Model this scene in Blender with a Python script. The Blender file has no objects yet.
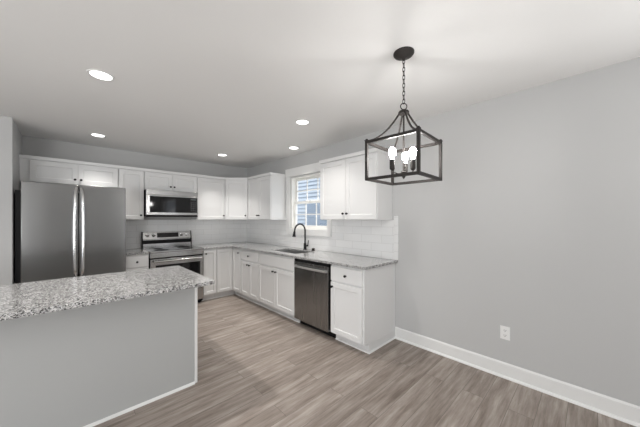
import bpy, bmesh, math, random
from mathutils import Vector, Matrix
random.seed(4)
S = bpy.context.scene
C = S.collection

# ------------------------------------------------------------------ camera
cd = bpy.data.cameras.new('camera'); cam = bpy.data.objects.new('camera', cd); C.objects.link(cam)
cd.sensor_width = 36.0; cd.lens = 261.86 * 36 / 640
cd.shift_x = (320 - 318.36) / 640; cd.shift_y = (219.38 - 213.5) / 640
cd.clip_start = 0.05
cam.location = (-2.7884, -5.1413, 1.3916)
cam.rotation_euler = (math.pi / 2, 0, -0.76293)
S.camera = cam

# ------------------------------------------------------------------ world
W = bpy.data.worlds.new('world'); S.world = W; W.use_nodes = True
bg = W.node_tree.nodes['Background']
bg.inputs[0].default_value = (0.86, 0.92, 1.0, 1); bg.inputs[1].default_value = 1.6

# ------------------------------------------------------------------ exposure
vs = S.view_settings
S.display_settings.display_device = 'sRGB'
vs.view_transform = 'Standard'; vs.look = 'None'; vs.gamma = 1.0; vs.use_curve_mapping = False
vs.exposure = 0.13

# ------------------------------------------------------------------ added fill lights in invented openings behind the camera, and kitchen window daylight
P_FILL_FRONT, P_FILL_LEFT, P_FILL_RIGHT, P_WIN, P_DOWN, P_BULB = 58, 76, 40, 2, 8.2, 88      # watts
SPREAD = 88
def area(name, loc, direction, sx, sy, power, col=(1, 1, 1), spread=math.pi):
    l = bpy.data.lights.new(name, 'AREA'); l.shape = 'RECTANGLE'; l.size = sx; l.size_y = sy
    l.energy = power; l.color = col; l.spread = spread
    o = bpy.data.objects.new(name, l); C.objects.link(o); o.location = loc
    o.rotation_euler = Vector(direction).to_track_quat('-Z', 'Y').to_euler()
    return o
XW, YF = -6.6, -8.2          # left wall and front wall of the living area behind the camera
CEIL = 2.488
area('fill_front', (-5.7, YF - 0.03, 1.25), (0.15, 1, 0.6), 1.5, 1.9, P_FILL_FRONT, (0.99, 0.99, 0.985), math.radians(150))  # unseen fill, added to brighten the back cabinet fronts
area('fill_right', (0.03, -6.9, 1.25), (-1, 0.25, 1.0), 1.6, 1.9, P_FILL_RIGHT, (0.99, 0.99, 0.985), math.radians(150))  # added fill out of view, tilted up to brighten the ceiling
area('fill_left', (XW - 0.03, -4.9, 1.25), (1, 0, 1.0), 3.0, 1.9, P_FILL_LEFT, (0.99, 0.99, 0.985), math.radians(150))  # added fill from the unseen left side, tilted up for ceiling bounce
area('daylight_kitchen_window', (0.14, -1.98, 1.68), (-1, 0, -0.1), 0.86, 0.84, P_WIN, (0.92, 0.96, 1.0))

# ------------------------------------------------------------------ materials
def mat(name, col, rough=0.5, metal=0.0, spec=0.5):
    m = bpy.data.materials.new(name); m.use_nodes = True
    b = m.node_tree.nodes['Principled BSDF']
    b.inputs['Base Color'].default_value = (*col, 1); b.inputs['Roughness'].default_value = rough
    b.inputs['Metallic'].default_value = metal; b.inputs['Specular IOR Level'].default_value = spec
    return m
def nd(m, t, **kw):
    n = m.node_tree.nodes.new(t)
    for k, v in kw.items(): setattr(n, k, v)
    return n
def lk(m, a, b): m.node_tree.links.new(a, b)
def pb(m): return m.node_tree.nodes['Principled BSDF']
def coords(m, scale=(1, 1, 1), swap=None):
    tc = nd(m, 'ShaderNodeTexCoord'); src = tc.outputs['Object']
    if swap:
        s = nd(m, 'ShaderNodeSeparateXYZ'); c = nd(m, 'ShaderNodeCombineXYZ'); lk(m, src, s.inputs[0])
        for i, ax in enumerate(swap): lk(m, s.outputs[ax], c.inputs[i])
        src = c.outputs[0]
    mp = nd(m, 'ShaderNodeMapping'); mp.inputs['Scale'].default_value = scale; lk(m, src, mp.inputs[0])
    return mp.outputs[0]
def ramp(m, fac, stops):
    r = nd(m, 'ShaderNodeValToRGB'); e = r.color_ramp.elements
    while len(e) < len(stops): e.new(0.5)
    for i, (p, c) in enumerate(stops): e[i].position = p; e[i].color = (*c, 1) if len(c) == 3 else c
    lk(m, fac, r.inputs[0]); return r.outputs[0]
def noise(m, vec, scale, detail=3, rough=0.5):
    n = nd(m, 'ShaderNodeTexNoise'); n.inputs['Scale'].default_value = scale
    n.inputs['Detail'].default_value = detail; n.inputs['Roughness'].default_value = rough
    lk(m, vec, n.inputs['Vector']); return n.outputs[0]
def bump(m, h, strength, dist=0.002):
    b = nd(m, 'ShaderNodeBump'); b.inputs['Strength'].default_value = strength; b.inputs['Distance'].default_value = dist
    lk(m, h, b.inputs['Height']); lk(m, b.outputs[0], pb(m).inputs['Normal'])
def mix(m, a, b, fac, mode='MIX'):
    x = nd(m, 'ShaderNodeMix', data_type='RGBA', blend_type=mode)
    for sock, v in ((x.inputs[6], a), (x.inputs[7], b), (x.inputs[0], fac)):
        if hasattr(v, 'is_output'): lk(m, v, sock)
        elif isinstance(v, tuple): sock.default_value = (*v, 1)
        else: sock.default_value = v
    return x.outputs[2]

WALL = mat('grey_wall_paint', (0.55, 0.55, 0.547), 0.75, spec=0.25); bump(WALL, noise(WALL, coords(WALL), 260, 2), 0.12, 0.001)
CEILM = mat('ceiling_paint', (0.86, 0.855, 0.845), 0.85, spec=0.2); bump(CEILM, noise(CEILM, coords(CEILM), 70, 4), 0.25, 0.002)
TRIM = mat('white_trim_paint', (0.82, 0.82, 0.81), 0.4)
CAB = mat('white_cabinet_paint', (0.79, 0.79, 0.787), 0.4)
ISL = mat('grey_island_paint', (0.47, 0.475, 0.47), 0.6, spec=0.3)
BLACK = mat('black_metal', (0.010, 0.010, 0.011), 0.42, spec=0.28)
BLKPL = mat('black_plastic', (0.008, 0.008, 0.009), 0.5, spec=0.2)
BGLASS = mat('black_glass', (0.006, 0.006, 0.007), 0.06, spec=0.4)
BRONZE = mat('dark_bronze_metal', (0.032, 0.028, 0.026), 0.55, metal=0.2, spec=0.25)
CHROME = mat('chrome', (0.75, 0.75, 0.75), 0.16, metal=1)
CHROMEB = mat('brushed_bright_steel', (0.8, 0.8, 0.8), 0.32, metal=1)
VINYL = mat('white_vinyl', (0.84, 0.83, 0.80), 0.4)
PLATE = mat('white_plastic', (0.86, 0.86, 0.85), 0.35)
SLOT = mat('outlet_slot_grey', (0.06, 0.06, 0.06), 0.5)

def steel(name, base, rough, stretch, grain=0.025):
    m = mat(name, base, rough, metal=1.0)
    v = coords(m, stretch)
    n = noise(m, v, 1.0, 4, 0.6)
    mr = nd(m, 'ShaderNodeMapRange'); mr.inputs[3].default_value = rough - 0.03; mr.inputs[4].default_value = rough + 0.04
    lk(m, n, mr.inputs[0]); lk(m, mr.outputs[0], pb(m).inputs['Roughness'])
    if grain: bump(m, n, grain, 0.0005)
    return m
STEEL = steel('stainless_steel', (0.42, 0.417, 0.413), 0.2, (160, 160, 2))
STEELV = steel('stainless_steel_fridge', (0.28, 0.28, 0.278), 0.22, (7, 7, 0.35))
DSTEEL = steel('stainless_steel_dishwasher', (0.30, 0.297, 0.293), 0.26, (40, 40, 1), 0)
SINKM = steel('stainless_steel_sink', (0.55, 0.55, 0.55), 0.3, (40, 40, 40))

# granite: pale grey with darker flecks
GRAN = mat('speckled_granite', (0.6, 0.6, 0.6), 0.16, spec=0.7)
pb(GRAN).inputs['Coat Weight'].default_value = 0.5; pb(GRAN).inputs['Coat Roughness'].default_value = 0.14; pb(GRAN).inputs['Coat IOR'].default_value = 1.5
v = coords(GRAN)
vo = nd(GRAN, 'ShaderNodeTexVoronoi'); vo.inputs['Scale'].default_value = 185; lk(GRAN, v, vo.inputs['Vector'])
sp = nd(GRAN, 'ShaderNodeSeparateColor'); lk(GRAN, vo.outputs['Color'], sp.inputs[0])
cellc = ramp(GRAN, sp.outputs[0], [(0.0, (0.03, 0.03, 0.032)), (0.20, (0.09, 0.09, 0.09)), (0.36, (0.36, 0.358, 0.355)), (0.60, (0.60, 0.597, 0.593)), (1.0, (0.86, 0.855, 0.845))])
n1 = noise(GRAN, v, 48, 5, 0.65)
blot = ramp(GRAN, n1, [(0.36, (0.52, 0.52, 0.53)), (0.5, (0.82, 0.815, 0.81)), (0.64, (1, 1, 1))])
lk(GRAN, mix(GRAN, cellc, blot, 1.0, 'MULTIPLY'), pb(GRAN).inputs['Base Color'])

# subway tile
def tile(name, swap):
    m = mat(name, (0.85, 0.85, 0.85), 0.16)
    vv = coords(m, (1, 1, 1), swap)
    br = nd(m, 'ShaderNodeTexBrick'); lk(m, vv, br.inputs['Vector'])
    br.inputs['Scale'].default_value = 1.0; br.inputs['Brick Width'].default_value = 0.305; br.inputs['Row Height'].default_value = 0.1
    br.inputs['Mortar Size'].default_value = 0.0022; br.inputs['Mortar Smooth'].default_value = 0.3; br.inputs['Bias'].default_value = 0
    br.inputs['Color1'].default_value = (0.88, 0.88, 0.875, 1); br.inputs['Color2'].default_value = (0.83, 0.835, 0.835, 1)
    br.inputs['Mortar'].default_value = (0.70, 0.70, 0.69, 1)
    lk(m, br.outputs['Color'], pb(m).inputs['Base Color'])
    inv = nd(m, 'ShaderNodeMath', operation='SUBTRACT'); inv.inputs[0].default_value = 1; lk(m, br.outputs['Fac'], inv.inputs[1])
    bump(m, inv.outputs[0], 0.5, 0.0015)
    return m
TILEB = tile('white_subway_tile_back', (0, 2, 1))
TILER = tile('white_subway_tile_right', (1, 2, 0))
TILEE = mat('white_bullnose_tile', (0.86, 0.86, 0.855), 0.16)

# floor: grey-brown vinyl planks that run along x
FLR = mat('grey_oak_plank_floor', (0.3, 0.26, 0.23), 0.42, spec=0.3)
v = coords(FLR)
br = nd(FLR, 'ShaderNodeTexBrick'); lk(FLR, v, br.inputs['Vector'])
br.offset = 0.37; br.inputs['Scale'].default_value = 1; br.inputs['Brick Width'].default_value = 1.22; br.inputs['Row Height'].default_value = 0.152
br.inputs['Mortar Size'].default_value = 0.0016; br.inputs['Mortar Smooth'].default_value = 0.2
br.inputs['Color1'].default_value = (0, 0, 0, 1); br.inputs['Color2'].default_value = (1, 1, 1, 1); br.inputs['Mortar'].default_value = (0.5, 0.5, 0.5, 1)
# shift the grain from plank to plank
sc = nd(FLR, 'ShaderNodeVectorMath', operation='SCALE'); lk(FLR, br.outputs['Color'], sc.inputs[0]); sc.inputs['Scale'].default_value = 9.0
ad = nd(FLR, 'ShaderNodeVectorMath', operation='ADD'); lk(FLR, v, ad.inputs[0]); lk(FLR, sc.outputs[0], ad.inputs[1])
mp = nd(FLR, 'ShaderNodeMapping'); mp.inputs['Scale'].default_value = (1.6, 14, 1); lk(FLR, ad.outputs[0], mp.inputs[0])
g1 = noise(FLR, mp.outputs[0], 1.6, 6, 0.62)
mp2 = nd(FLR, 'ShaderNodeMapping'); mp2.inputs['Scale'].default_value = (3.5, 50, 1); lk(FLR, ad.outputs[0], mp2.inputs[0])
g2 = noise(FLR, mp2.outputs[0], 1.8, 4, 0.6)
wood = ramp(FLR, g1, [(0.28, (0.20, 0.163, 0.139)), (0.44, (0.305, 0.258, 0.226)), (0.56, (0.375, 0.325, 0.290)), (0.74, (0.50, 0.447, 0.41))])
fine = ramp(FLR, g2, [(0.34, (0.88, 0.875, 0.87)), (0.6, (1.04, 1.04, 1.04))])
wood = mix(FLR, wood, fine, 1.0, 'MULTIPLY')
tone = ramp(FLR, br.outputs['Color'], [(0.0, (0.86, 0.85, 0.84)), (1.0, (1.06, 1.06, 1.06))])
wood = mix(FLR, wood, tone, 1.0, 'MULTIPLY')
wood = mix(FLR, wood, (0.17, 0.145, 0.128), br.outputs['Fac'])
lk(FLR, wood, pb(FLR).inputs['Base Color'])
bump(FLR, g2, 0.08, 0.001)

def emit(name, col, strength):
    m = mat(name, (0.9, 0.9, 0.9), 0.4)
    pb(m).inputs['Emission Color'].default_value = (*col, 1); pb(m).inputs['Emission Strength'].default_value = strength
    return m
LENS = emit('lit_lens', (1, 0.985, 0.96), 4)
BULB = emit('lit_bulb', (1, 0.98, 0.955), P_BULB * 1.25)
GLASS = bpy.data.materials.new('window_glass'); GLASS.use_nodes = True
nt = GLASS.node_tree; nt.nodes.clear()
out = nt.nodes.new('ShaderNodeOutputMaterial'); ms = nt.nodes.new('ShaderNodeMixShader'); tr = nt.nodes.new('ShaderNodeBsdfTransparent'); gl = nt.nodes.new('ShaderNodeBsdfGlossy')
gl.inputs['Roughness'].default_value = 0.02; ms.inputs[0].default_value = 0.07
nt.links.new(tr.outputs[0], ms.inputs[1]); nt.links.new(gl.outputs[0], ms.inputs[2]); nt.links.new(ms.outputs[0], out.inputs[0])
SIDING = mat('blue_grey_siding', (0.58, 0.64, 0.71), 0.6)
GRASSM = mat('lawn_green', (0.12, 0.18, 0.07), 0.9); lk(GRASSM, ramp(GRASSM, noise(GRASSM, coords(GRASSM), 20, 4), [(0.3, (0.06, 0.1, 0.03)), (0.7, (0.16, 0.22, 0.09))]), pb(GRASSM).inputs['Base Color'])

# ------------------------------------------------------------------ mesh helpers
class B:
    """collects shapes in world coordinates for one mesh"""
    def __init__(s, T=None): s.bm = bmesh.new(); s.T = T or (lambda p: Vector(p))
    def quadset(s, vs, fs):
        v = [s.bm.verts.new(s.T(p)) for p in vs]
        for f in fs:
            try: s.bm.faces.new([v[i] for i in f])
            except ValueError: pass
        return s
    def box(s, x0, x1, y0, y1, z0, z1):
        vs = [(x, y, z) for x in (x0, x1) for y in (y0, y1) for z in (z0, z1)]
        return s.quadset(vs, [(0, 1, 3, 2), (4, 6, 7, 5), (0, 4, 5, 1), (2, 3, 7, 6), (0, 2, 6, 4), (1, 5, 7, 3)])
    def prism(s, poly, z0, z1):
        n = len(poly)
        vs = [(x, y, z0) for x, y in poly] + [(x, y, z1) for x, y in poly]
        return s.quadset(vs, [tuple(range(n))[::-1], tuple(range(n, 2 * n))] + [(i, (i + 1) % n, n + (i + 1) % n, n + i) for i in range(n)])
    def sweepx(s, prof, x0, x1):      # profile in (y,z) swept along x
        n = len(prof)
        vs = [(x0, y, z) for y, z in prof] + [(x1, y, z) for y, z in prof]
        return s.quadset(vs, [tuple(range(n))[::-1], tuple(range(n, 2 * n))] + [(i, (i + 1) % n, n + (i + 1) % n, n + i) for i in range(n)])
    def cells(s, xs, ys, solid, z0, z1):
        """slab made of grid cells; only outer faces are made"""
        V = {}
        def vert(i, j, k):
            if (i, j, k) not in V: V[(i, j, k)] = s.bm.verts.new(s.T((xs[i], ys[j], (z0, z1)[k])))
            return V[(i, j, k)]
        nx, ny = len(xs) - 1, len(ys) - 1
        ok = lambda i, j: 0 <= i < nx and 0 <= j < ny and solid(i, j)
        for i in range(nx):
            for j in range(ny):
                if not ok(i, j): continue
                s.bm.faces.new([vert(i, j, 1), vert(i + 1, j, 1), vert(i + 1, j + 1, 1), vert(i, j + 1, 1)])
                s.bm.faces.new([vert(i, j + 1, 0), vert(i + 1, j + 1, 0), vert(i + 1, j, 0), vert(i, j, 0)])
                for (di, dj, a, b) in ((0, -1, (i, j), (i + 1, j)), (1, 0, (i + 1, j), (i + 1, j + 1)), (0, 1, (i + 1, j + 1), (i, j + 1)), (-1, 0, (i, j + 1), (i, j))):
                    if not ok(i + di, j + dj):
                        s.bm.faces.new([vert(*a, 0), vert(*b, 0), vert(*b, 1), vert(*a, 1)])
        return s
    def lathe(s, origin, axis, prof, seg=20):
        """prof = (radius, distance along axis)"""
        o = Vector(origin); a = Vector(axis).normalized()
        u = a.orthogonal().normalized(); w = a.cross(u)
        rings = []
        for r, h in prof:
            if r < 1e-6: rings.append([s.bm.verts.new(s.T(o + a * h))])
            else: rings.append([s.bm.verts.new(s.T(o + a * h + (u * math.cos(t) + w * math.sin(t)) * r)) for t in [2 * math.pi * k / seg for k in range(seg)]])
        for p, q in zip(rings, rings[1:]):
            for k in range(seg):
                k2 = (k + 1) % seg
                if len(p) == 1 and len(q) == 1: continue
                if len(p) == 1: s.bm.faces.new([p[0], q[k2], q[k]])
                elif len(q) == 1: s.bm.faces.new([p[k], p[k2], q[0]])
                else: s.bm.faces.new([p[k], p[k2], q[k2], q[k]])
        for ring, rev in ((rings[0], True), (rings[-1], False)):
            if len(ring) > 2: s.bm.faces.new(ring[::-1] if rev else ring)
        return s
    def tube(s, pts, r, seg=10, closed=False, flat=1.0):
        pts = [Vector(p) for p in pts]; n = len(pts)
        rs = r if isinstance(r, (list, tuple)) else [r] * n
        prev = None; rings = []
        for i, p in enumerate(pts):
            if closed: t = pts[(i + 1) % n] - pts[i - 1]
            else: t = pts[min(i + 1, n - 1)] - pts[max(i - 1, 0)]
            t.normalize()
            if prev is None: prev = t.orthogonal().normalized()
            u = (prev - t * prev.dot(t)).normalized(); prev = u; w = t.cross(u)
            rings.append([s.bm.verts.new(s.T(p + (u * math.cos(a) + w * math.sin(a) * flat) * rs[i])) for a in [2 * math.pi * k / seg for k in range(seg)]])
        pairs = list(zip(rings, rings[1:])) + ([(rings[-1], rings[0])] if closed else [])
        for p, q in pairs:
            for k in range(seg):
                s.bm.faces.new([p[k], p[(k + 1) % seg], q[(k + 1) % seg], q[k]])
        if not closed:
            s.bm.faces.new(rings[0][::-1]); s.bm.faces.new(rings[-1])
        return s
    def shaker(s, u0, u1, z0, z1, w0, th=0.02, rail=0.055, rec=0.009):
        """recessed panel door between u0..u1, z0..z1, back face at w0, front at w0+th (coords u,w,z)"""
        f = w0 + th; b = 0.006
        def ring(du, w): return [(u0 + du, w, z0 + du), (u1 - du, w, z0 + du), (u1 - du, w, z1 - du), (u0 + du, w, z1 - du)]
        rs = [ring(0, w0), ring(0, f - 0.002), ring(0.002, f), ring(rail, f), ring(rail + b, f - rec)]
        vs = [p for r in rs for p in r]; fs = [(3, 2, 1, 0)]
        for k in range(4):
            for i in range(4):
                j = (i + 1) % 4; fs.append((4 * k + i, 4 * k + j, 4 * k + 4 + j, 4 * k + 4 + i))
        fs.append((16, 17, 18, 19))
        return s.quadset(vs, fs)
    def slabfront(s, u0, u1, z0, z1, w0, th=0.02):
        f = w0 + th
        def ring(du, w): return [(u0 + du, w, z0 + du), (u1 - du, w, z0 + du), (u1 - du, w, z1 - du), (u0 + du, w, z1 - du)]
        rs = [ring(0, w0), ring(0, f - 0.004), ring(0.004, f)]
        vs = [p for r in rs for p in r]; fs = [(3, 2, 1, 0)]
        for k in range(2):
            for i in range(4):
                j = (i + 1) % 4; fs.append((4 * k + i, 4 * k + j, 4 * k + 4 + j, 4 * k + 4 + i))
        fs.append((8, 9, 10, 11))
        return s.quadset(vs, fs)
    def out(s, name, m, parent=None, bevel=0.0, smooth=False, origin=None, seg=2):
        bm = s.bm
        bmesh.ops.recalc_face_normals(bm, faces=bm.faces)
        base = Vector(origin) if origin is not None else Vector((0, 0, 0))
        if parent is not None: base = wloc(parent)
        if base.length: bmesh.ops.translate(bm, verts=bm.verts, vec=-base)
        me = bpy.data.meshes.new(name); bm.to_mesh(me); bm.free()
        if smooth:
            for p in me.polygons: p.use_smooth = True
            me.set_sharp_from_angle(angle=math.radians(40))
        me.materials.append(m)
        o = bpy.data.objects.new(name, me); C.objects.link(o)
        if parent is not None: o.parent = parent
        else: o.location = base
        if bevel:
            md = o.modifiers.new('bevel', 'BEVEL'); md.width = bevel; md.segments = seg; md.limit_method = 'ANGLE'; md.angle_limit = math.radians(40)
        return o
def wloc(o):
    v = Vector((0, 0, 0))
    while o is not None: v += o.location; o = o.parent
    return v
def thing(name, label, cat, loc, group=None):
    o = bpy.data.objects.new(name, None); C.objects.link(o); o.location = loc; o.empty_display_size = 0.1
    return tag(o, label, cat, group)
def tag(o, label, cat, group=None):
    o['label'] = label; o['category'] = cat
    if group: o['group'] = group
    return o
def struct(o): o['kind'] = 'structure'; return o
def BX(name, x0, x1, y0, y1, z0, z1, m, parent=None, bevel=0.0, origin=None):
    return B().box(min(x0, x1), max(x0, x1), min(y0, y1), max(y0, y1), min(z0, z1), max(z0, z1)).out(name, m, parent, bevel, origin=origin)

# ------------------------------------------------------------------ room shell
WT = 0.14
struct(BX('floor', XW, 0, YF, 0, -0.05, 0, FLR))
struct(BX('ceiling', XW - WT, WT, YF - WT, WT, CEIL, CEIL + 0.1, CEILM))
struct(BX('wall_back', -3.22, WT, 0, WT, 0, CEIL, WALL))
struct(BX('wall_alcove', XW, -3.22, -0.83, WT, 0, CEIL, WALL, bevel=0.004))
# right wall with the kitchen window opening and an invented one for fill
WY0, WY1, WZ0, WZ1 = -2.425, -1.545, 1.235, 2.11
Rt = lambda p: Vector((p[2], p[0], p[1]))       # (y, z, x) -> world
ys = [YF - WT, -7.75, -6.05, WY0, WY1, 0]; zs = [0, 0.3, WZ0, WZ1, CEIL]
struct(B(Rt).cells(ys, zs, lambda i, j: not ((i == 3 and j == 2) or (i == 1 and j in (1, 2))), 0, WT).out('wall_right', WALL))  # opening behind the camera is made up, to hold the right fill
# left wall and front wall, each with an invented wide opening for its fill light
ys = [YF - WT, -6.4, -3.4, -0.83]; zs = [0, 0.3, 2.2, CEIL]
struct(B(Rt).cells(ys, zs, lambda i, j: not (i == 1 and j == 1), XW - WT, XW).out('wall_left', WALL))
Ft = lambda p: Vector((p[0], p[2], p[1]))
xs = [XW, -6.45, -4.95, 0]
struct(B(Ft).cells(xs, zs, lambda i, j: not (i == 1 and j == 1), YF - WT, YF).out('wall_front', WALL))

# kitchen window: jambs, two sashes of six panes each
w = struct(B(Rt).cells([WY0, WY0 + .018, WY1 - .018, WY1], [WZ0, WZ0 + .018, WZ1 - .018, WZ1], lambda i, j: not (i == 1 and j == 1), 0.0, 0.125).out('window_1', VINYL, origin=(0.06, -1.985, WZ0)))
a0, a1, b0, b1 = WY0 + .018, WY1 - .018, WZ0 + .018, WZ1 - .018
zm = 1.675
def sash(z0, z1, xo):
    st = 0.04
    o = B(Rt).cells([a0, a0 + st, a1 - st, a1], [z0, z0 + st, z1 - st, z1], lambda i, j: not (i == 1 and j == 1), xo, xo + 0.03).out('sash_frame', VINYL, w, bevel=0.002)
    yi0, yi1, zi0, zi1 = a0 + st, a1 - st, z0 + st, z1 - st
    for k in (1, 2):
        y = yi0 + (yi1 - yi0) * k / 3
        BX('muntin', xo + .008, xo + .022, y - .008, y + .008, zi0, zi1, VINYL, o)
    zc = (zi0 + zi1) / 2
    BX('muntin', xo + .009, xo + .021, yi0, yi1, zc - .008, zc + .008, VINYL, o)
    BX('window_glass', xo + .0145, xo + .0155, yi0, yi1, zi0, zi1, GLASS, o)
    return o
sash(b0, zm + .02, 0.05); sash(zm - .02, b1, 0.082)
BX('sash_lock', 0.035, 0.05, -2.0, -1.96, zm + .004, zm + .02, VINYL, w)
# casing round the window
cs = lambda n, y0, y1, z0, z1, d: struct(BX(n, -d, -0.0005, y0, y1, z0, z1, TRIM, bevel=0.002))
cs('trim_1', -1.53, -1.428, 1.135, 2.125, 0.02)
cs('trim_2', -2.513, -2.425, 1.135, 2.125, 0.02)
cs('trim_3', -2.53, -1.412, 2.1255, 2.262, 0.028)
cs('trim_4', -2.4245, -1.5305, 1.135, 1.236, 0.02)
# baseboards
BBH = 0.129
def baseboard(name, pts):
    b = B()
    (x0, y0), (x1, y1), (nx, ny) = pts
    prof = [(0, 0), (0.014, 0), (0.014, BBH - 0.012), (0.006, BBH), (0, BBH)]
    n = len(prof)
    vs = [(x0 + nx * d, y0 + ny * d, z) for d, z in prof] + [(x1 + nx * d, y1 + ny * d, z) for d, z in prof]
    b.quadset(vs, [tuple(range(n))[::-1], tuple(range(n, 2 * n))] + [(i, (i + 1) % n, n + (i + 1) % n, n + i) for i in range(n)])
    # shoe moulding at its foot
    prof = [(0.014, 0), (0.031, 0), (0.030, 0.006), (0.023, 0.015), (0.014, 0.019)]
    n = 5
    vs = [(x0 + nx * d, y0 + ny * d, z) for d, z in prof] + [(x1 + nx * d, y1 + ny * d, z) for d, z in prof]
    b.quadset(vs, [tuple(range(n))[::-1], tuple(range(n, 2 * n))] + [(i, (i + 1) % n, n + (i + 1) % n, n + i) for i in range(n)])
    return struct(b.out(name, TRIM))
baseboard('baseboard_right', ((-.0005, -3.539), (-.0005, YF), (-1, 0)))
baseboard('baseboard_front', ((XW, YF + .0005), (0, YF + .0005), (0, 1)))
baseboard('baseboard_left', ((XW + .0005, -0.84), (XW + .0005, YF), (1, 0)))
baseboard('baseboard_alcove', ((XW, -0.8305), (-3.225, -0.8305), (0, -1)))

# outside: the neighbour's house and a lawn
struct(BX('ground', 0.2, 9, -9, 5, -0.7, -0.6, GRASSM))
struct(BX('ground_rear', XW - 6, 0.1, YF - 6, YF - 0.3, -0.7, -0.6, GRASSM))
hs = thing('neighbour_house', 'blue-grey clapboard house wall seen outside through the kitchen window', 'house', (3.2, -1, -0.6))
prof = []
E0 = 0.125
nb = 46
for k in range(nb):
    z = -0.6 + k * E0
    prof += [(2.985, z), (2.992, z + .08), (3.06, z + .08), (3.06, z + E0)]
poly = [(-7.0, 0)]
b = B(lambda p: Vector((p[1], p[0], p[2])))
b.sweepx(prof + [(3.4, -0.6 + nb * E0), (3.4, -0.6)], -8.0, 5.0)
b.out('siding', SIDING, hs)
wp = BX('window_frame', 2.97, 3.05, 0.35, 1.5, 0.95, 2.05, TRIM, hs)
BLIND = mat('blue_grey_blind', (0.33, 0.39, 0.47), 0.5)
b = B(lambda p: Vector((p[1], p[0], p[2])))
pr = []
for k in range(15): pr += [(2.955, 1.05 + k * .06), (2.966, 1.05 + k * .06 + .06)]
b.sweepx(pr + [(2.969, 1.95), (2.969, 1.05)], 0.43, 1.42).out('window_blind', BLIND, wp)

# backsplash
z0, z1 = 0.9155, 1.383
struct(BX('backsplash', -2.235, -0.009, -0.0085, -0.0005, z0, z1, TILEB))
bs = B(Rt)
yy = [-3.522, -2.5135, -1.4275, -0.0005]; zz = [z0, 1.1345, 1.432]
bs.cells(yy, [z0, 1.1345, z1], lambda i, j: not (i == 1 and j == 1), -0.0085, -0.0005)
r = struct(bs.out('backsplash', TILER))
b = B(Rt)
for k in range(6):
    za = z0 + k * 0.1; zb = min(za + 0.098, 1.432)
    if zb > za + .01: b.box(-3.578, -3.5235, za, zb, -0.0088, -0.0005)
b.out('edge_tile', TILEE, r, bevel=0.0015)

# ------------------------------------------------------------------ cabinets
KNOB = [(0.0095, 0), (0.0095, 0.003), (0.005, 0.006), (0.005, 0.013), (0.0125, 0.018), (0.0145, 0.022), (0.0125, 0.027), (0.006, 0.0295), (0, 0.03)]
def knob(T, u, z, wf, parent):
    o = T((u, wf, z)); n = T((u, wf + 1, z)) - o
    B().lathe(o, n, KNOB, 16).out('knob', BLACK, parent, smooth=True)
BACK = lambda p: Vector((p[0], -p[1], p[2]))                 # u = x, w = out of the back wall
RIGHT = lambda p: Vector((-p[1], p[0], p[2]))                # u = y, w = out of the right wall
G = 0.0015
def body(T, u0, u1, w0, w1, z0, z1, root, toe=None):
    b = B(T).box(u0 + G / 2, u1 - G / 2, w0, w1, z0, z1)
    if toe: b.box(u0 + G / 2, u1 - G / 2, w0, toe, 0.001, z0 - 0.0005)
    return b.out('body', CAB, root, bevel=0.001)
def door(T, root, u0, u1, z0, z1, w, kn=None, rail=0.055):
    d = B(T).shaker(u0, u1, z0, z1, w + .0005, rail=rail).out('door', CAB, root)
    if kn: knob(T, kn[0], kn[1], w + 0.0205, d)
    return d
def drawer(T, root, u0, u1, z0, z1, w, kn=None, name='drawer'):
    d = B(T).slabfront(u0, u1, z0, z1, w + .0005).out(name, CAB, root)
    if kn: knob(T, kn[0], kn[1], w + 0.0205, d)
    return d
BW, BZ0, BZ1, TOE = 0.607, 0.098, 0.8835, 0.53
DZ0, DZ1, RZ0, RZ1 = 0.112, 0.683, 0.702, 0.862
R = 0.006
gbase = 'white base cabinets under the granite counter'
# drawer base left of the range
c = thing('base_cabinet', 'narrow white base cabinet with one drawer between the refrigerator and the range', 'cabinet', (-2.07, -0.3, 0), gbase)
u0, u1 = -2.222, -1.924
body(BACK, u0, u1, 0.0015, BW, BZ0, BZ1, c, TOE); drawer(BACK, c, u0 + R, u1 - R, RZ0, RZ1, BW, ((u0 + u1) / 2, 0.78)); door(BACK, c, u0 + R, u1 - R, DZ0, DZ1, BW, (u0 + .035, 0.64))
# nine inch cabinet right of the range
c = thing('base_cabinet', 'slim full-door white base cabinet directly right of the range', 'cabinet', (-1.03, -0.3, 0), gbase)
u0, u1 = -1.145, -0.918
body(BACK, u0, u1, 0.0015, BW, BZ0, BZ1, c, TOE); door(BACK, c, u0 + R, u1 - R, DZ0, RZ1, BW, (-1.105, 0.808), rail=0.05)
# corner cabinet, L-shaped, two hinged doors
c = thing('corner_base_cabinet', 'L-shaped white corner base cabinet with two doors meeting in the inner corner', 'cabinet', (-0.4, -0.4, 0), gbase)
b = B(); L = lambda a, d, e: [(-a, -.0015), (-.0015, -.0015), (-.0015, -d), (-e, -d), (-e, -e), (-a, -e)]
b.prism(L(0.9175, 0.926, BW), BZ0, BZ1); b.prism(L(0.9175, 0.926, TOE), 0.001, BZ0 - 0.0005)
b.out('body', CAB, c, bevel=0.001)
door(BACK, c, -0.9175 + R, -BW - .024, DZ0, RZ1, BW, None, rail=0.05)
door(RIGHT, c, -0.926 + R, -BW - .024, DZ0, RZ1, BW, (-0.872, 0.806), rail=0.05)
# 24 inch: one drawer over two doors
c = thing('base_cabinet', 'white base cabinet with one drawer above two doors, next to the sink cabinet', 'cabinet', (-0.3, -1.2, 0), gbase)
u0, u1 = -1.512, -0.927; um = (u0 + u1) / 2
body(RIGHT, u0, u1, 0.0015, BW, BZ0, BZ1, c, TOE); drawer(RIGHT, c, u0 + R, u1 - R, RZ0, RZ1, BW, (um, 0.785))
door(RIGHT, c, u0 + R, um - .0015, DZ0, DZ1, BW, (um - .035, 0.635)); door(RIGHT, c, um + .0015, u1 - R, DZ0, DZ1, BW, (um + .035, 0.635))
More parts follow.
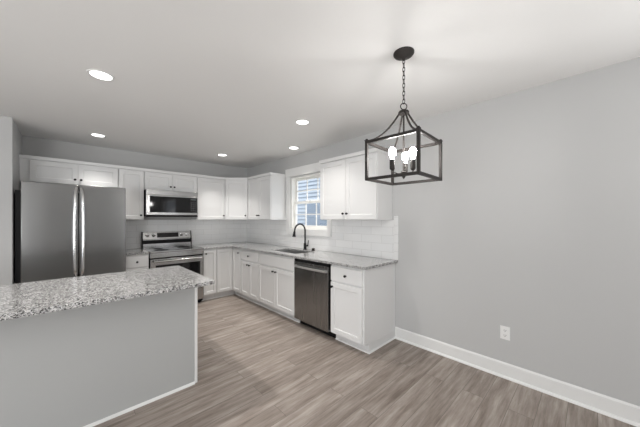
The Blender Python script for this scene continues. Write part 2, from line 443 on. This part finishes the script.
# sink base
c = thing('sink_base_cabinet', 'wide white sink base cabinet with a blank front panel above two doors', 'cabinet', (-0.3, -1.97, 0), gbase)
u0, u1 = -2.424, -1.5135; um = (u0 + u1) / 2
b = B(RIGHT); t = 0.018
b.box(u0 + G / 2, u0 + t, 0.0015, BW, BZ0, BZ1); b.box(u1 - t, u1 - G / 2, 0.0015, BW, BZ0, BZ1); b.box(u0 + t, u1 - t, 0.0015, BW, BZ0, BZ0 + t)
b.box(u0 + t, u1 - t, BW - t, BW, BZ0 + t, BZ1); b.box(u0 + G / 2, u1 - G / 2, 0.0015, TOE, 0.001, BZ0 - .0005); b.box(u0 + t, u1 - t, 0.0015, 0.008, BZ0 + t, 0.6)
b.out('body', CAB, c)
drawer(RIGHT, c, u0 + R, u1 - R, RZ0, RZ1, BW, None, 'front_panel')
door(RIGHT, c, u0 + R, um - .0015, DZ0, DZ1, BW, (um - .035, 0.635)); door(RIGHT, c, um + .0015, u1 - R, DZ0, DZ1, BW, (um + .035, 0.635))
# end cabinet
c = thing('base_cabinet', 'white base cabinet with one drawer over one door at the open end of the counter', 'cabinet', (-0.3, -3.3, 0), gbase)
u0, u1 = -3.538, -3.077
body(RIGHT, u0, u1, 0.0015, BW, BZ0, BZ1, c, TOE); drawer(RIGHT, c, u0 + .02, u1 - R, RZ0, RZ1, BW, ((u0 + u1) / 2, 0.78)); door(RIGHT, c, u0 + .02, u1 - R, DZ0, DZ1, BW, (u1 - .035, 0.635))
# toe kick shoe mouldings
def shoe(name, T, u0, u1, w):
    n = [(0, 0.0005), (0.014, 0.0005), (0.013, 0.004), (0.007, 0.011), (0, 0.0145)]
    b = B(lambda p: T((p[0], p[1], p[2]))).sweepx([(w + .0008 + d, z) for d, z in n], u0, u1)
    return struct(b.out(name, TRIM))
shoe('trim_5', BACK, -1.143, -0.53 - .0145, TOE); shoe('trim_6', RIGHT, -2.42, -0.53 - .001, TOE)
shoe('trim_7', RIGHT, -3.538, -3.079, TOE)
endT = lambda p: Vector((p[0], -p[1], p[2]))
shoe('trim_8', endT, -0.5445, -0.0285, 3.5385)

# upper cabinets
gup = 'white upper cabinets on the walls'
UZ0, UZ1, UW = 1.385, 2.142, 0.307
FZ0 = 1.858
c = thing('upper_cabinet', 'short two-door white upper cabinet above the refrigerator', 'cabinet', (-2.73, -0.15, FZ0), gup)
u0, u1 = -3.2185, -2.253; ua = -3.135
body(BACK, u0, u1, 0.0015, UW, FZ0, UZ1, c); um = -2.69
door(BACK, c, ua, um - .0015, FZ0 + R, UZ1 - .012, UW, (um - .03, 1.925)); door(BACK, c, um + .0015, u1 - R, FZ0 + R, UZ1 - .012, UW, (um + .03, 1.925))
c = thing('upper_cabinet', 'narrow one-door white upper cabinet between the refrigerator and the microwave', 'cabinet', (-2.09, -0.15, UZ0), gup)
u0, u1 = -2.2515, -1.932
body(BACK, u0, u1, 0.0015, UW, UZ0, UZ1, c); door(BACK, c, u0 + R, u1 - R, UZ0 + R, UZ1 - .012, UW, (u1 - .045, 1.455))
c = thing('upper_cabinet', 'short two-door white upper cabinet directly above the microwave', 'cabinet', (-1.54, -0.15, FZ0), gup)
u0, u1 = -1.9305, -1.1435; um = (u0 + u1) / 2
body(BACK, u0, u1, 0.0015, UW, FZ0, UZ1, c)
door(BACK, c, u0 + R, um - .0015, FZ0 + R, UZ1 - .012, UW, (um - .028, 1.925)); door(BACK, c, um + .0015, u1 - R, FZ0 + R, UZ1 - .012, UW, (um + .028, 1.925))
c = thing('upper_cabinet', 'one-door white upper cabinet right of the microwave', 'cabinet', (-0.88, -0.15, UZ0), gup)
u0, u1 = -1.142, -0.627
body(BACK, u0, u1, 0.0015, UW, UZ0, UZ1, c); door(BACK, c, u0 + R, u1 - R, UZ0 + R, UZ1 - .012, UW, (u1 - .04, 1.462))
# diagonal corner upper
c = thing('corner_upper_cabinet', 'white corner upper cabinet with a diagonal door', 'cabinet', (-0.3, -0.3, UZ0), gup)
K = 0.6255
B().prism([(-K, -.0015), (-.0015, -.0015), (-.0015, -K), (-UW, -K), (-K, -UW)], UZ0, UZ1).out('body', CAB, c, bevel=0.001)
dl = math.hypot(K - UW, K - UW); e = Vector((1, -1, 0)).normalized(); nrm = Vector((-1, -1, 0)).normalized()
DIAG = lambda p: Vector((-K, -UW, 0)) + e * p[0] + nrm * p[1] + Vector((0, 0, p[2]))
door(DIAG, c, 0.016, dl - 0.016, UZ0 + R, UZ1 - .012, 0.0, (dl - 0.05, 1.462))
c = thing('upper_cabinet', 'two-door white upper cabinet left of the kitchen window', 'cabinet', (-0.15, -1.0, UZ0), gup)
u0, u1 = -1.406, -0.627; um = (u0 + u1) / 2
body(RIGHT, u0, u1, 0.0015, UW, UZ0, UZ1, c)
door(RIGHT, c, u0 + R, um - .0015, UZ0 + R, UZ1 - .012, UW, (um - .028, 1.462)); door(RIGHT, c, um + .0015, u1 - R, UZ0 + R, UZ1 - .012, UW, (um + .028, 1.462))
c = thing('upper_cabinet', 'large two-door white upper cabinet right of the kitchen window', 'cabinet', (-0.15, -3.04, UZ0), gup)
u0, u1 = -3.497, -2.595; um = (u0 + u1) / 2
body(RIGHT, u0, u1, 0.0015, UW, UZ0, UZ1, c)
door(RIGHT, c, u0 + R, um - .0015, UZ0 + R, UZ1 - .012, UW, (um - .03, 1.462)); door(RIGHT, c, um + .0015, u1 - R, UZ0 + R, UZ1 - .012, UW, (um + .03, 1.462))
# crown strip of the large cabinet
def crown(b, path, z0, h, outw):
    """path = list of (x,y, outward nx, ny) : sloped strip"""
    n = len(path)
    rows = []
    for (x, y, nx, ny) in path:
        rows.append([(x - nx * .02, y - ny * .02, z0), (x + nx * .004, y + ny * .004, z0), (x + nx * outw, y + ny * outw, z0 + h * .75), (x + nx * outw, y + ny * outw, z0 + h), (x - nx * .02, y - ny * .02, z0 + h)])
    m = 5
    vs = [p for r_ in rows for p in r_]; fs = [tuple(range(m)), tuple(range((n - 1) * m, n * m))[::-1]]
    for k in range(n - 1):
        for i in range(m):
            j = (i + 1) % m; fs.append((k * m + i, k * m + j, (k + 1) * m + j, (k + 1) * m + i))
    return b.quadset(vs, fs)
q = UW + .02
b = crown(B(), [(-.0015, u0, 0, -1), (-q, u0, -1, -1), (-q, u1, -1, 1), (-.03, u1, 0, 1)], UZ1 + .0005, 0.042, 0.008)
b.out('crown_moulding', CAB, c)
k1 = K - .012
b = crown(B(), [(-3.219, -q, 0, -1), (-K + .008, -q, -.4142, -1), (-q, -K + .008, -1, -.4142), (-q, -1.406, -1, -1), (-.03, -1.406, 0, -1)], UZ1 + .0005, 0.042, 0.008)
struct(b.out('trim_9', CAB))

# ------------------------------------------------------------------ countertops
CZ0, CZ1 = 0.8845, 0.914
OV = 0.645
SX0, SX1, SY0, SY1 = -0.50, -0.13, -2.30, -1.66     # sink cut-out
xs = [-1.147, -OV, SX0, SX1, -.0095]
ys = [-3.575, SY0, SY1, -OV, -.0095]
def solid(i, j):
    if i == 0: return j == 3
    return not (i == 2 and j == 1)
tag(B().cells(xs, ys, solid, CZ0, CZ1).out('countertop', GRAN, origin=(-0.3, -2, CZ0), bevel=0.003), 'L-shaped speckled grey granite countertop with the sink, running round the corner', 'countertop', 'granite countertops')
tag(BX('countertop', -2.222, -1.922, -OV, -.0095, CZ0, CZ1, GRAN, bevel=0.003, origin=(-2.07, -.3, CZ0)), 'small granite countertop piece between refrigerator and range', 'countertop', 'granite countertops')

# sink
s = thing('sink', 'undermounted stainless steel sink set into the counter below the window', 'sink', (-0.31, -1.98, 0.66))
b = B(); g = .004; d = 0.19; t = 0.006
ox0, ox1, oy0, oy1 = SX0 + g, SX1 - g, SY0 + g, SY1 - g
b.box(ox0, ox1, oy0, oy1, CZ0 - d - t, CZ0 - d)
b.box(ox0, ox0 + t, oy0, oy1, CZ0 - d, CZ0 + .012); b.box(ox1 - t, ox1, oy0, oy1, CZ0 - d, CZ0 + .012)
b.box(ox0 + t, ox1 - t, oy0, oy0 + t, CZ0 - d, CZ0 + .012); b.box(ox0 + t, ox1 - t, oy1 - t, oy1, CZ0 - d, CZ0 + .012)
b.out('basin', SINKM, s)
B().lathe((-0.31, -1.98, CZ0 - d + .0003), (0, 0, 1), [(0.045, 0), (0.045, 0.003), (0.03, 0.004), (0.028, 0.001), (0, 0.001)], 20).out('drain', CHROME, s, smooth=True)
# faucet
FX, FY = -0.068, -1.99
f = thing('faucet', 'tall matte black gooseneck faucet behind the sink', 'faucet', (FX, FY, CZ1))
B().lathe((FX, FY, CZ1 + .0005), (0, 0, 1), [(0.030, 0), (0.030, 0.006), (0.024, 0.012), (0.0225, 0.085), (0.019, 0.1), (0.0125, 0.108)], 20).out('base', BLACK, f, smooth=True)
pts = [(FX, FY, CZ1 + .1), (FX, FY, CZ1 + .2), (FX, FY, CZ1 + .3)]
RR = 0.105
for k in range(1, 13):
    a = math.pi * k / 12 * 0.94
    pts.append((FX - RR + RR * math.cos(a), FY, CZ1 + .3 + RR * math.sin(a)))
x_, y_, z_ = pts[-1]
dx = -math.sin(0); pts.append((x_ - .004, y_, z_ - .03))
B().tube(pts, 0.0125, 12).out('spout', BLACK, f, smooth=True)
B().lathe((x_ - .004, y_, z_ - .025), (-0.13, 0, -1), [(0.0135, 0), (0.018, 0.02), (0.025, 0.072), (0.025, 0.086), (0, 0.086)], 16).out('spray_head', BLACK, f, smooth=True)
hnd = B().tube([(FX, FY - .02, CZ1 + .06), (FX, FY - .05, CZ1 + .062), (FX, FY - .066, CZ1 + .064)], [0.013, 0.013, 0.012], 10)
hnd.tube([(FX, FY - .062, CZ1 + .055), (FX + .004, FY - .068, CZ1 + .1), (FX + .01, FY - .072, CZ1 + .15)], [0.0095, 0.007, 0.006], 8)
hnd.out('handle', BLACK, f, smooth=True)
tag(B().lathe((-0.075, -2.19, CZ1 + .0005), (0, 0, 1), [(0.027, 0), (0.027, 0.006), (0.022, 0.010), (0.022, 0.02), (0.026, 0.023), (0.025, 0.031), (0.014, 0.036), (0, 0.037)], 18).out('deck_cap', BRONZE, origin=(-.075, -2.19, CZ1), smooth=True), 'small round dark cap on the counter beside the faucet', 'cap')

# ------------------------------------------------------------------ dishwasher
d = thing('dishwasher', 'stainless steel dishwasher under the counter right of the sink cabinet', 'dishwasher', (-0.3, -2.75, 0))
y0, y1 = -3.073, -2.428
B(RIGHT).box(y0, y1, 0.02, 0.585, 0.10, 0.88).box(y0, y1, 0.02, 0.53, 0.002, 0.0995).out('tub_case', BLKPL, d)
dd = B(RIGHT).box(-3.045, y1 + .004, 0.586, 0.632, 0.092, 0.846).out('door', DSTEEL, d, bevel=0.004)
B(RIGHT).box(-3.045, y1 + .004, 0.586, 0.628, 0.849, 0.876).out('control_strip', BLKPL, d, bevel=0.002)
hb = B(RIGHT)
hb.tube([(-3.03 + t / 14 * .575, .655 + .014 * math.sin(math.pi * t / 14), .788) for t in range(15)], .0135, 12)
hb.box(-3.03, -3.0, 0.6325, 0.65, 0.774, 0.802).box(-2.485, -2.455, 0.6325, 0.65, 0.774, 0.802)
hb.out('handle', CHROMEB, dd, smooth=True)

# ------------------------------------------------------------------ range
r = thing('range', 'freestanding stainless steel electric range with black oven door below the microwave', 'range', (-1.535, -0.33, 0))
x0, x1 = -1.917, -1.156; xm = (x0 + x1) / 2
BX('body', x0, x1, -0.625, -0.02, 0.04, 0.893, BLKPL, r)
BX('cooktop', x0, x1, -0.64, -0.085, 0.8935, 0.912, BGLASS, r, bevel=0.003)
B().prism([(x0, -.665), (x1, -.665), (x1, -.6402), (x0, -.6402)], 0.8935, 0.914).out('front_trim', STEEL, r, bevel=0.004)
for bx, by, rad in ((-1.73, -.47, .105), (-1.34, -.47, .085), (-1.73, -.22, .075), (-1.34, -.22, .105)):
    B().lathe((bx, by, .9122), (0, 0, 1), [(rad, 0), (rad, .0006), (rad - .004, .0006), (rad - .004, 0)], 32).out('burner_ring', mat('burner_ring_grey', (0.10, 0.10, 0.10), .2), r)
# backguard: sloped front, steel with a black display band
bgp = [(-.02, .9125), (-.085, .9125), (-.085, 1.03), (-.062, 1.045), (-.062, 1.06), (-.075, 1.062), (-.055, 1.178), (-.02, 1.182)]
bgo = B().sweepx(bgp, x0 + .012, x1 - .012).out('backguard', STEEL, r, bevel=0.002)
for xa, xb in ((x0, x0 + .0118), (x1 - .0118, x1)):
    B().sweepx([(-.015, .9125), (-.09, .9125), (-.09, 1.04), (-.08, 1.064), (-.058, 1.184), (-.015, 1.186)], xa, xb).out('end_cap', BLKPL, bgo)
tl = (1.178 - 1.062); sl = lambda z: -.075 + .02 * (z - 1.062) / tl
def onslope(xa, xb, za, zb, th): return B().quadset([(x, sl(z) - dd_, z) for x in (xa, xb) for z in (za, zb) for dd_ in (-.002, th)], [(0, 1, 3, 2), (4, 6, 7, 5), (0, 4, 5, 1), (2, 3, 7, 6), (0, 2, 6, 4), (1, 5, 7, 3)])
onslope(xm - .165, xm + .165, 1.085, 1.162, .003).out('display', BGLASS, bgo)
BX('vent_strip', x0 + .012, x1 - .012, -.0885, -.0853, 0.985, 1.046, BLKPL, bgo)
for kx in (x0 + .075, x0 + .165, x1 - .165, x1 - .075):
    zc = 1.124
    B().lathe((kx, sl(zc) - .0005, zc), (0, -1, -.17), [(.028, 0), (.027, .006), (.021, .009), (.019, .026), (.016, .03), (0, .03)], 20).out('knob', CHROME, bgo, smooth=True)
BX('control_panel', x0, x1, -.655, -.626, 0.815, 0.8925, STEEL, r, bevel=0.003)
dr = BX('oven_door', x0 + .003, x1 - .003, -.668, -.626, 0.265, 0.797, STEEL, r, bevel=0.004)
BX('oven_window', x0 + .07, x1 - .055, -.6705, -.6685, 0.335, 0.705, BGLASS, dr)
h = B().tube([(x0 + .035, -.715, .765), (x1 - .035, -.715, .765)], 0.0135, 12)
for hx in (x0 + .055, x1 - .055): h.box(hx - .012, hx + .012, -.71, -.6685, .755, .775)
h.out('handle', STEEL, dr, smooth=True)
BX('storage_drawer', x0 + .003, x1 - .003, -.664, -.626, 0.075, 0.258, STEEL, r, bevel=0.004)
for fx in (x0 + .04, x1 - .04):
    for fy in (-.58, -.08): B().lathe((fx, fy, 0.0005), (0, 0, 1), [(.018, 0), (.018, .015), (.01, .02), (.01, .042)], 12).out('foot', BLKPL, r)
BX('toe_panel', x0 + .01, x1 - .01, -.61, -.59, 0.012, 0.0745, BLKPL, r)

# ------------------------------------------------------------------ microwave
m_ = thing('microwave', 'stainless steel microwave with black glass door mounted above the range', 'microwave', (-1.54, -0.2, 1.436))
x0, x1 = -1.921, -1.158
BX('case', x0, x1, -.375, -.0095, 1.44, 1.8565, BLKPL, m_)
BX('top_vent', x0, x1, -.408, -.3755, 1.776, 1.8565, STEEL, m_, bevel=0.003)
md = BX('door', x0, x1, -.408, -.3755, 1.462, 1.774, STEEL, m_, bevel=0.003)
BX('window', x0 + .05, x1 - .135, -.4105, -.4085, 1.502, 1.758, BGLASS, md)
cp = BX('control_panel', x1 - .1345, x1 - .012, -.4105, -.4085, 1.502, 1.758, BGLASS, m_)
BX('display', x1 - .118, x1 - .03, -.4113, -.4106, 1.715, 1.742, mat('display_grey', (.06, .07, .07), .2), cp)
kp = B(); 
for i in range(3):
    for j in range(5): kp.box(x1 - .116 + i * .031, x1 - .094 + i * .031, -.4112, -.4106, 1.53 + j * .034, 1.55 + j * .034)
kp.out('keypad', mat('keypad_grey', (.035, .035, .037), .4), cp)
BX('bottom_vent', x0, x1, -.40, -.3755, 1.432, 1.4595, BLKPL, m_, bevel=0.003)

# ------------------------------------------------------------------ refrigerator
f = thing('refrigerator', 'stainless steel french-door refrigerator in the alcove left of the range', 'refrigerator', (-2.7, -0.45, 0))
x0, x1 = -3.158, -2.236; xm = -2.695; YD = -0.88
BX('case', x0 - .048, x1 - .022, -.795, -.04, 0.02, 1.715, BLKPL, f, bevel=0.003)
for hx in (x0 + .03, x1 - .06): BX("hinge_cover", hx - .03, hx + .04, -.798, -.70, 1.7155, 1.765, BLKPL, f, bevel=0.006)
def fdoor(xa, xb, z0, z1, name):
    n = 12; pr = []
    for k in range(n + 1):
        t = k / n; pr.append((xa + (xb - xa) * t, YD - .003 * (1 - (2 * (t - .5)) ** 2)))
    return B().prism(pr + [(xb, -.80), (xa, -.80)], z0, z1).out(name, STEELV, f, bevel=0.006, smooth=True)
dl_ = fdoor(x0, xm - .003, 0.70, 1.806, 'door'); dr_ = fdoor(xm + .003, x1, 0.70, 1.806, 'door')
fz = fdoor(x0, x1, 0.06, 0.692, 'freezer_drawer')
for dpar, sgn in ((dl_, -1), (dr_, 1)):
    hx = xm + sgn * .034
    pts = [(hx + sgn * -.014, YD - .008, 1.765), (hx - sgn * .006, YD - .035, 1.73), (hx, YD - .055, 1.66)] + [(hx + sgn * .006 * math.sin(math.pi * k / 6), YD - .058, 1.60 - k * .13) for k in range(7)] + [(hx, YD - .055, .78), (hx - sgn * .006, YD - .035, .735), (hx - sgn * .014, YD - .008, .715)]
    B().tube(pts, 0.0155, 12).out('handle', CHROME, dpar, smooth=True)
B().tube([(x0 + .08, YD - .01, .63), (x0 + .09, YD - .055, .63), (x1 - .09, YD - .055, .63), (x1 - .08, YD - .01, .63)], .014, 10).out('handle', CHROME, fz, smooth=True)
for fx in (x0 + .05, x1 - .05):
    for fy in (-.72, -.1): B().lathe((fx, fy, 0.0005), (0, 0, 1), [(.02, 0), (.02, .0195)], 12).out('foot', BLKPL, f)

# ------------------------------------------------------------------ island
i_ = thing('kitchen_island', 'long island with a plain grey painted front facing the dining area', 'island', (-2.9, -2.5, 0))
IX0, IX1, IY0, IY1 = -3.95, -1.995, -2.81, -2.2
BX('body', IX0, IX1 - .0005, IY0 + .012, IY1, 0.001, 0.8835, ISL, i_)
BX('front_panel', IX0, IX1 - .018, IY0, IY0 + .0115, 0.001, 0.8835, ISL, i_)
BX('corner_trim', IX1 - .0175, IX1 + .006, IY0 - .004, IY0 + .0115, 0.001, 0.8835, TRIM, i_, bevel=0.002)
shoe_b = B().sweepx([(IY0 - .0005, 0.001), (IY0 - .017, 0.001), (IY0 - .016, .006), (IY0 - .009, .015), (IY0 - .0005, .019)], IX0, IX1 - .018)
shoe_b.out('shoe_moulding', TRIM, i_)
for k in range(3):
    u0 = -3.95 + k * .652; u1 = u0 + .648
    IT = lambda p: Vector((p[0], IY1 + p[1], p[2]))
    door(IT, i_, u0, (u0 + u1) / 2 - .002, .11, .86, .001, ((u0 + u1) / 2 - .035, .8)); door(IT, i_, (u0 + u1) / 2 + .002, u1, .11, .86, .001, ((u0 + u1) / 2 + .035, .8))
tag(BX('countertop', -4.0, -1.957, -3.105, -2.172, CZ0, CZ1, GRAN, bevel=0.003, origin=(-2.9, -2.6, CZ0)), 'speckled grey granite countertop overhanging the island', 'countertop', 'granite countertops')

# ------------------------------------------------------------------ recessed lights
LP = [((-2.607, -2.563), 'largest-looking recessed ceiling light, over the aisle before the refrigerator'),
      ((-2.505, -0.70), 'recessed ceiling light above the front of the refrigerator'),
      ((-0.893, -0.80), 'recessed ceiling light near the kitchen corner cabinets'),
      ((-0.88, -2.887), 'recessed ceiling light out in the room near the dining lantern'),
      ((-0.292, -1.985), 'recessed ceiling light directly in front of the kitchen window')]
for ((lx, ly), lab), (pw, sp_) in zip(LP, ((1.6, 130), (0.5, 84), (0.6, 84), (0.74, 112), (0.4, 78))):
    t = thing('recessed_light', lab, 'ceiling light', (lx, ly, CEIL), 'recessed ceiling lights')
    B().lathe((lx, ly, CEIL - .0005), (0, 0, -1), [(.084, 0), (.082, .004), (.068, .0055), (.066, .002)], 32).out('trim_ring', TRIM, t, smooth=True)
    B().lathe((lx, ly, CEIL - .001), (0, 0, -1), [(.0655, 0), (.0655, .0022), (0, .003)], 32).out('lens', LENS, t)
    l = bpy.data.lights.new('downlight', 'AREA'); l.shape = 'DISK'; l.size = .12; l.energy = P_DOWN * pw; l.color = (1, .965, .92); l.spread = math.radians(sp_)
    lo = bpy.data.objects.new('downlight', l); C.objects.link(lo); lo.parent = t; lo.location = (0, 0, -.012)

# ------------------------------------------------------------------ lantern chandelier
CX, CY = -1.1906, -4.2834
ZT, ZB, HS = 1.9051, 1.6469, 0.1728
ch = thing('lantern_chandelier', 'dark bronze open square lantern pendant hanging on a chain with lit bulbs', 'chandelier', (CX, CY, CEIL))
B().lathe((CX, CY, CEIL - .0005), (0, 0, -1), [(.066, 0), (.066, .008), (.060, .016), (.042, .024), (.020, .030), (.012, .036), (.008, .05), (0, .05)], 28).out('canopy', BRONZE, ch, smooth=True)
zt_, zb_ = 2.444, 2.155
nl = 11; step = (zt_ - zb_) / nl; hh = step / 2 + .0045
for k in range(nl):
    zc = zt_ - step * (k + .5); pts = []
    for a in range(16):
        an = 2 * math.pi * a / 16
        lx = .0075 * math.cos(an); lz = hh * (abs(math.sin(an)) ** .8) * (1 if math.sin(an) > 0 else -1)
        pts.append((CX + (lx if k % 2 else 0), CY + (0 if k % 2 else lx), zc + lz))
    B().tube(pts, .0022, 6, closed=True).out('chain_link', BRONZE, ch, smooth=True)
B().tube([(CX + .021 * math.cos(a) * .707, CY - .021 * math.cos(a) * .707, 2.135 + .021 * math.sin(a)) for a in [2 * math.pi * k / 20 for k in range(20)]], .0032, 8, closed=True).out('loop', BRONZE, ch, smooth=True)
B().lathe((CX, CY, 2.116), (0, 0, -1), [(.006, 0), (.006, .008), (.03, .012), (.034, .018), (.034, .03), (.024, .034), (.010, .04), (0, .04)], 24).out('collar', BRONZE, ch, smooth=True)
B().tube([(CX, CY, 2.08), (CX, CY, 1.69)], .0052, 10).out('stem', BRONZE, ch, smooth=True)
b = B(); q = .0085
for sx in (-1, 1):
    for sy in (-1, 1):
        x, y = CX + sx * HS, CY + sy * HS
        b.box(x - q, x + q, y - q, y + q, ZB, ZT)
        b.box(x - q * 1.25, x + q * 1.25, y - q * 1.25, y + q * 1.25, ZT + .0002, ZT + .006); b.box(x - q * .7, x + q * .7, y - q * .7, y + q * .7, ZT + .006, ZT + .014)
for z in (ZB + q, ZT - q):
    for s_ in (-1, 1):
        b.box(CX - HS + q, CX + HS - q, CY + s_ * HS - q, CY + s_ * HS + q, z - q, z + q)
        b.box(CX + s_ * HS - q, CX + s_ * HS + q, CY - HS + q, CY + HS - q, z - q, z + q)
b.out('cage_frame', BRONZE, ch)
for sx in (-1, 1):
    for sy in (-1, 1):
        pts = []
        for k in range(13):
            t = k / 12                       # concave sweep from the collar out to the corner
            rr = .018 + (HS - .014) * t ** 1.0
            zz_ = ZT + (2.092 - ZT) * (1 - t) ** 2.0
            pts.append((CX + sx * rr, CY + sy * rr, zz_ + .002))
        B().tube(pts, .0062, 8).out('arm', BRONZE, ch, smooth=True)
cl = B().lathe((CX, CY, 1.712), (0, 0, -1), [(0, 0), (.014, .002), (.02, .012), (.012, .024), (.016, .03), (.01, .042), (.005, .05), (0, .055)], 18)
cl.out('hub', BRONZE, ch, smooth=True)
for ox, oy in ((-0.0889, 0.0344), (0.0809, 0.0286), (0.0056, -0.0605)):
    sx, sy = CX + ox, CY + oy
    so = B().tube([(CX, CY, 1.70), ((CX + sx) / 2, (CY + sy) / 2, 1.688), (sx, sy, 1.698), (sx, sy, 1.712)], .0045, 8)
    so = so.lathe((sx, sy, 1.708), (0, 0, 1), [(.008, 0), (.015, .006), (.0165, .012), (.0165, .066), (.013, .07), (0, .07)], 16).out('socket', BRONZE, ch, smooth=True)
    B().lathe((sx, sy, 1.7785), (0, 0, 1), [(.011, 0), (.012, .012), (.018, .026), (.023, .041), (.0225, .056), (.016, .07), (.007, .077), (0, .078)], 18).out('bulb', BULB, so, smooth=True)
ch.rotation_euler = (0, 0, 0.0394)

# ------------------------------------------------------------------ outlet on the right wall
o = thing('wall_outlet', 'white duplex outlet low on the bare grey wall', 'outlet', (0, -4.61, .39))
BX('cover_plate', -.0065, -.0008, -4.646, -4.574, .333, .449, PLATE, o, bevel=0.002)
for z in (.369, .413):
    rc = BX('receptacle', -.0085, -.0066, -4.627, -4.593, z - .014, z + .014, PLATE, o, bevel=0.002)
    sb = B().box(-.0092, -.0086, -4.619, -4.616, z - .003, z + .008).box(-.0092, -.0086, -4.605, -4.602, z - .002, z + .007).box(-.0092, -.0086, -4.613, -4.608, z - .011, z - .006)
    sb.out('slot', SLOT, rc)
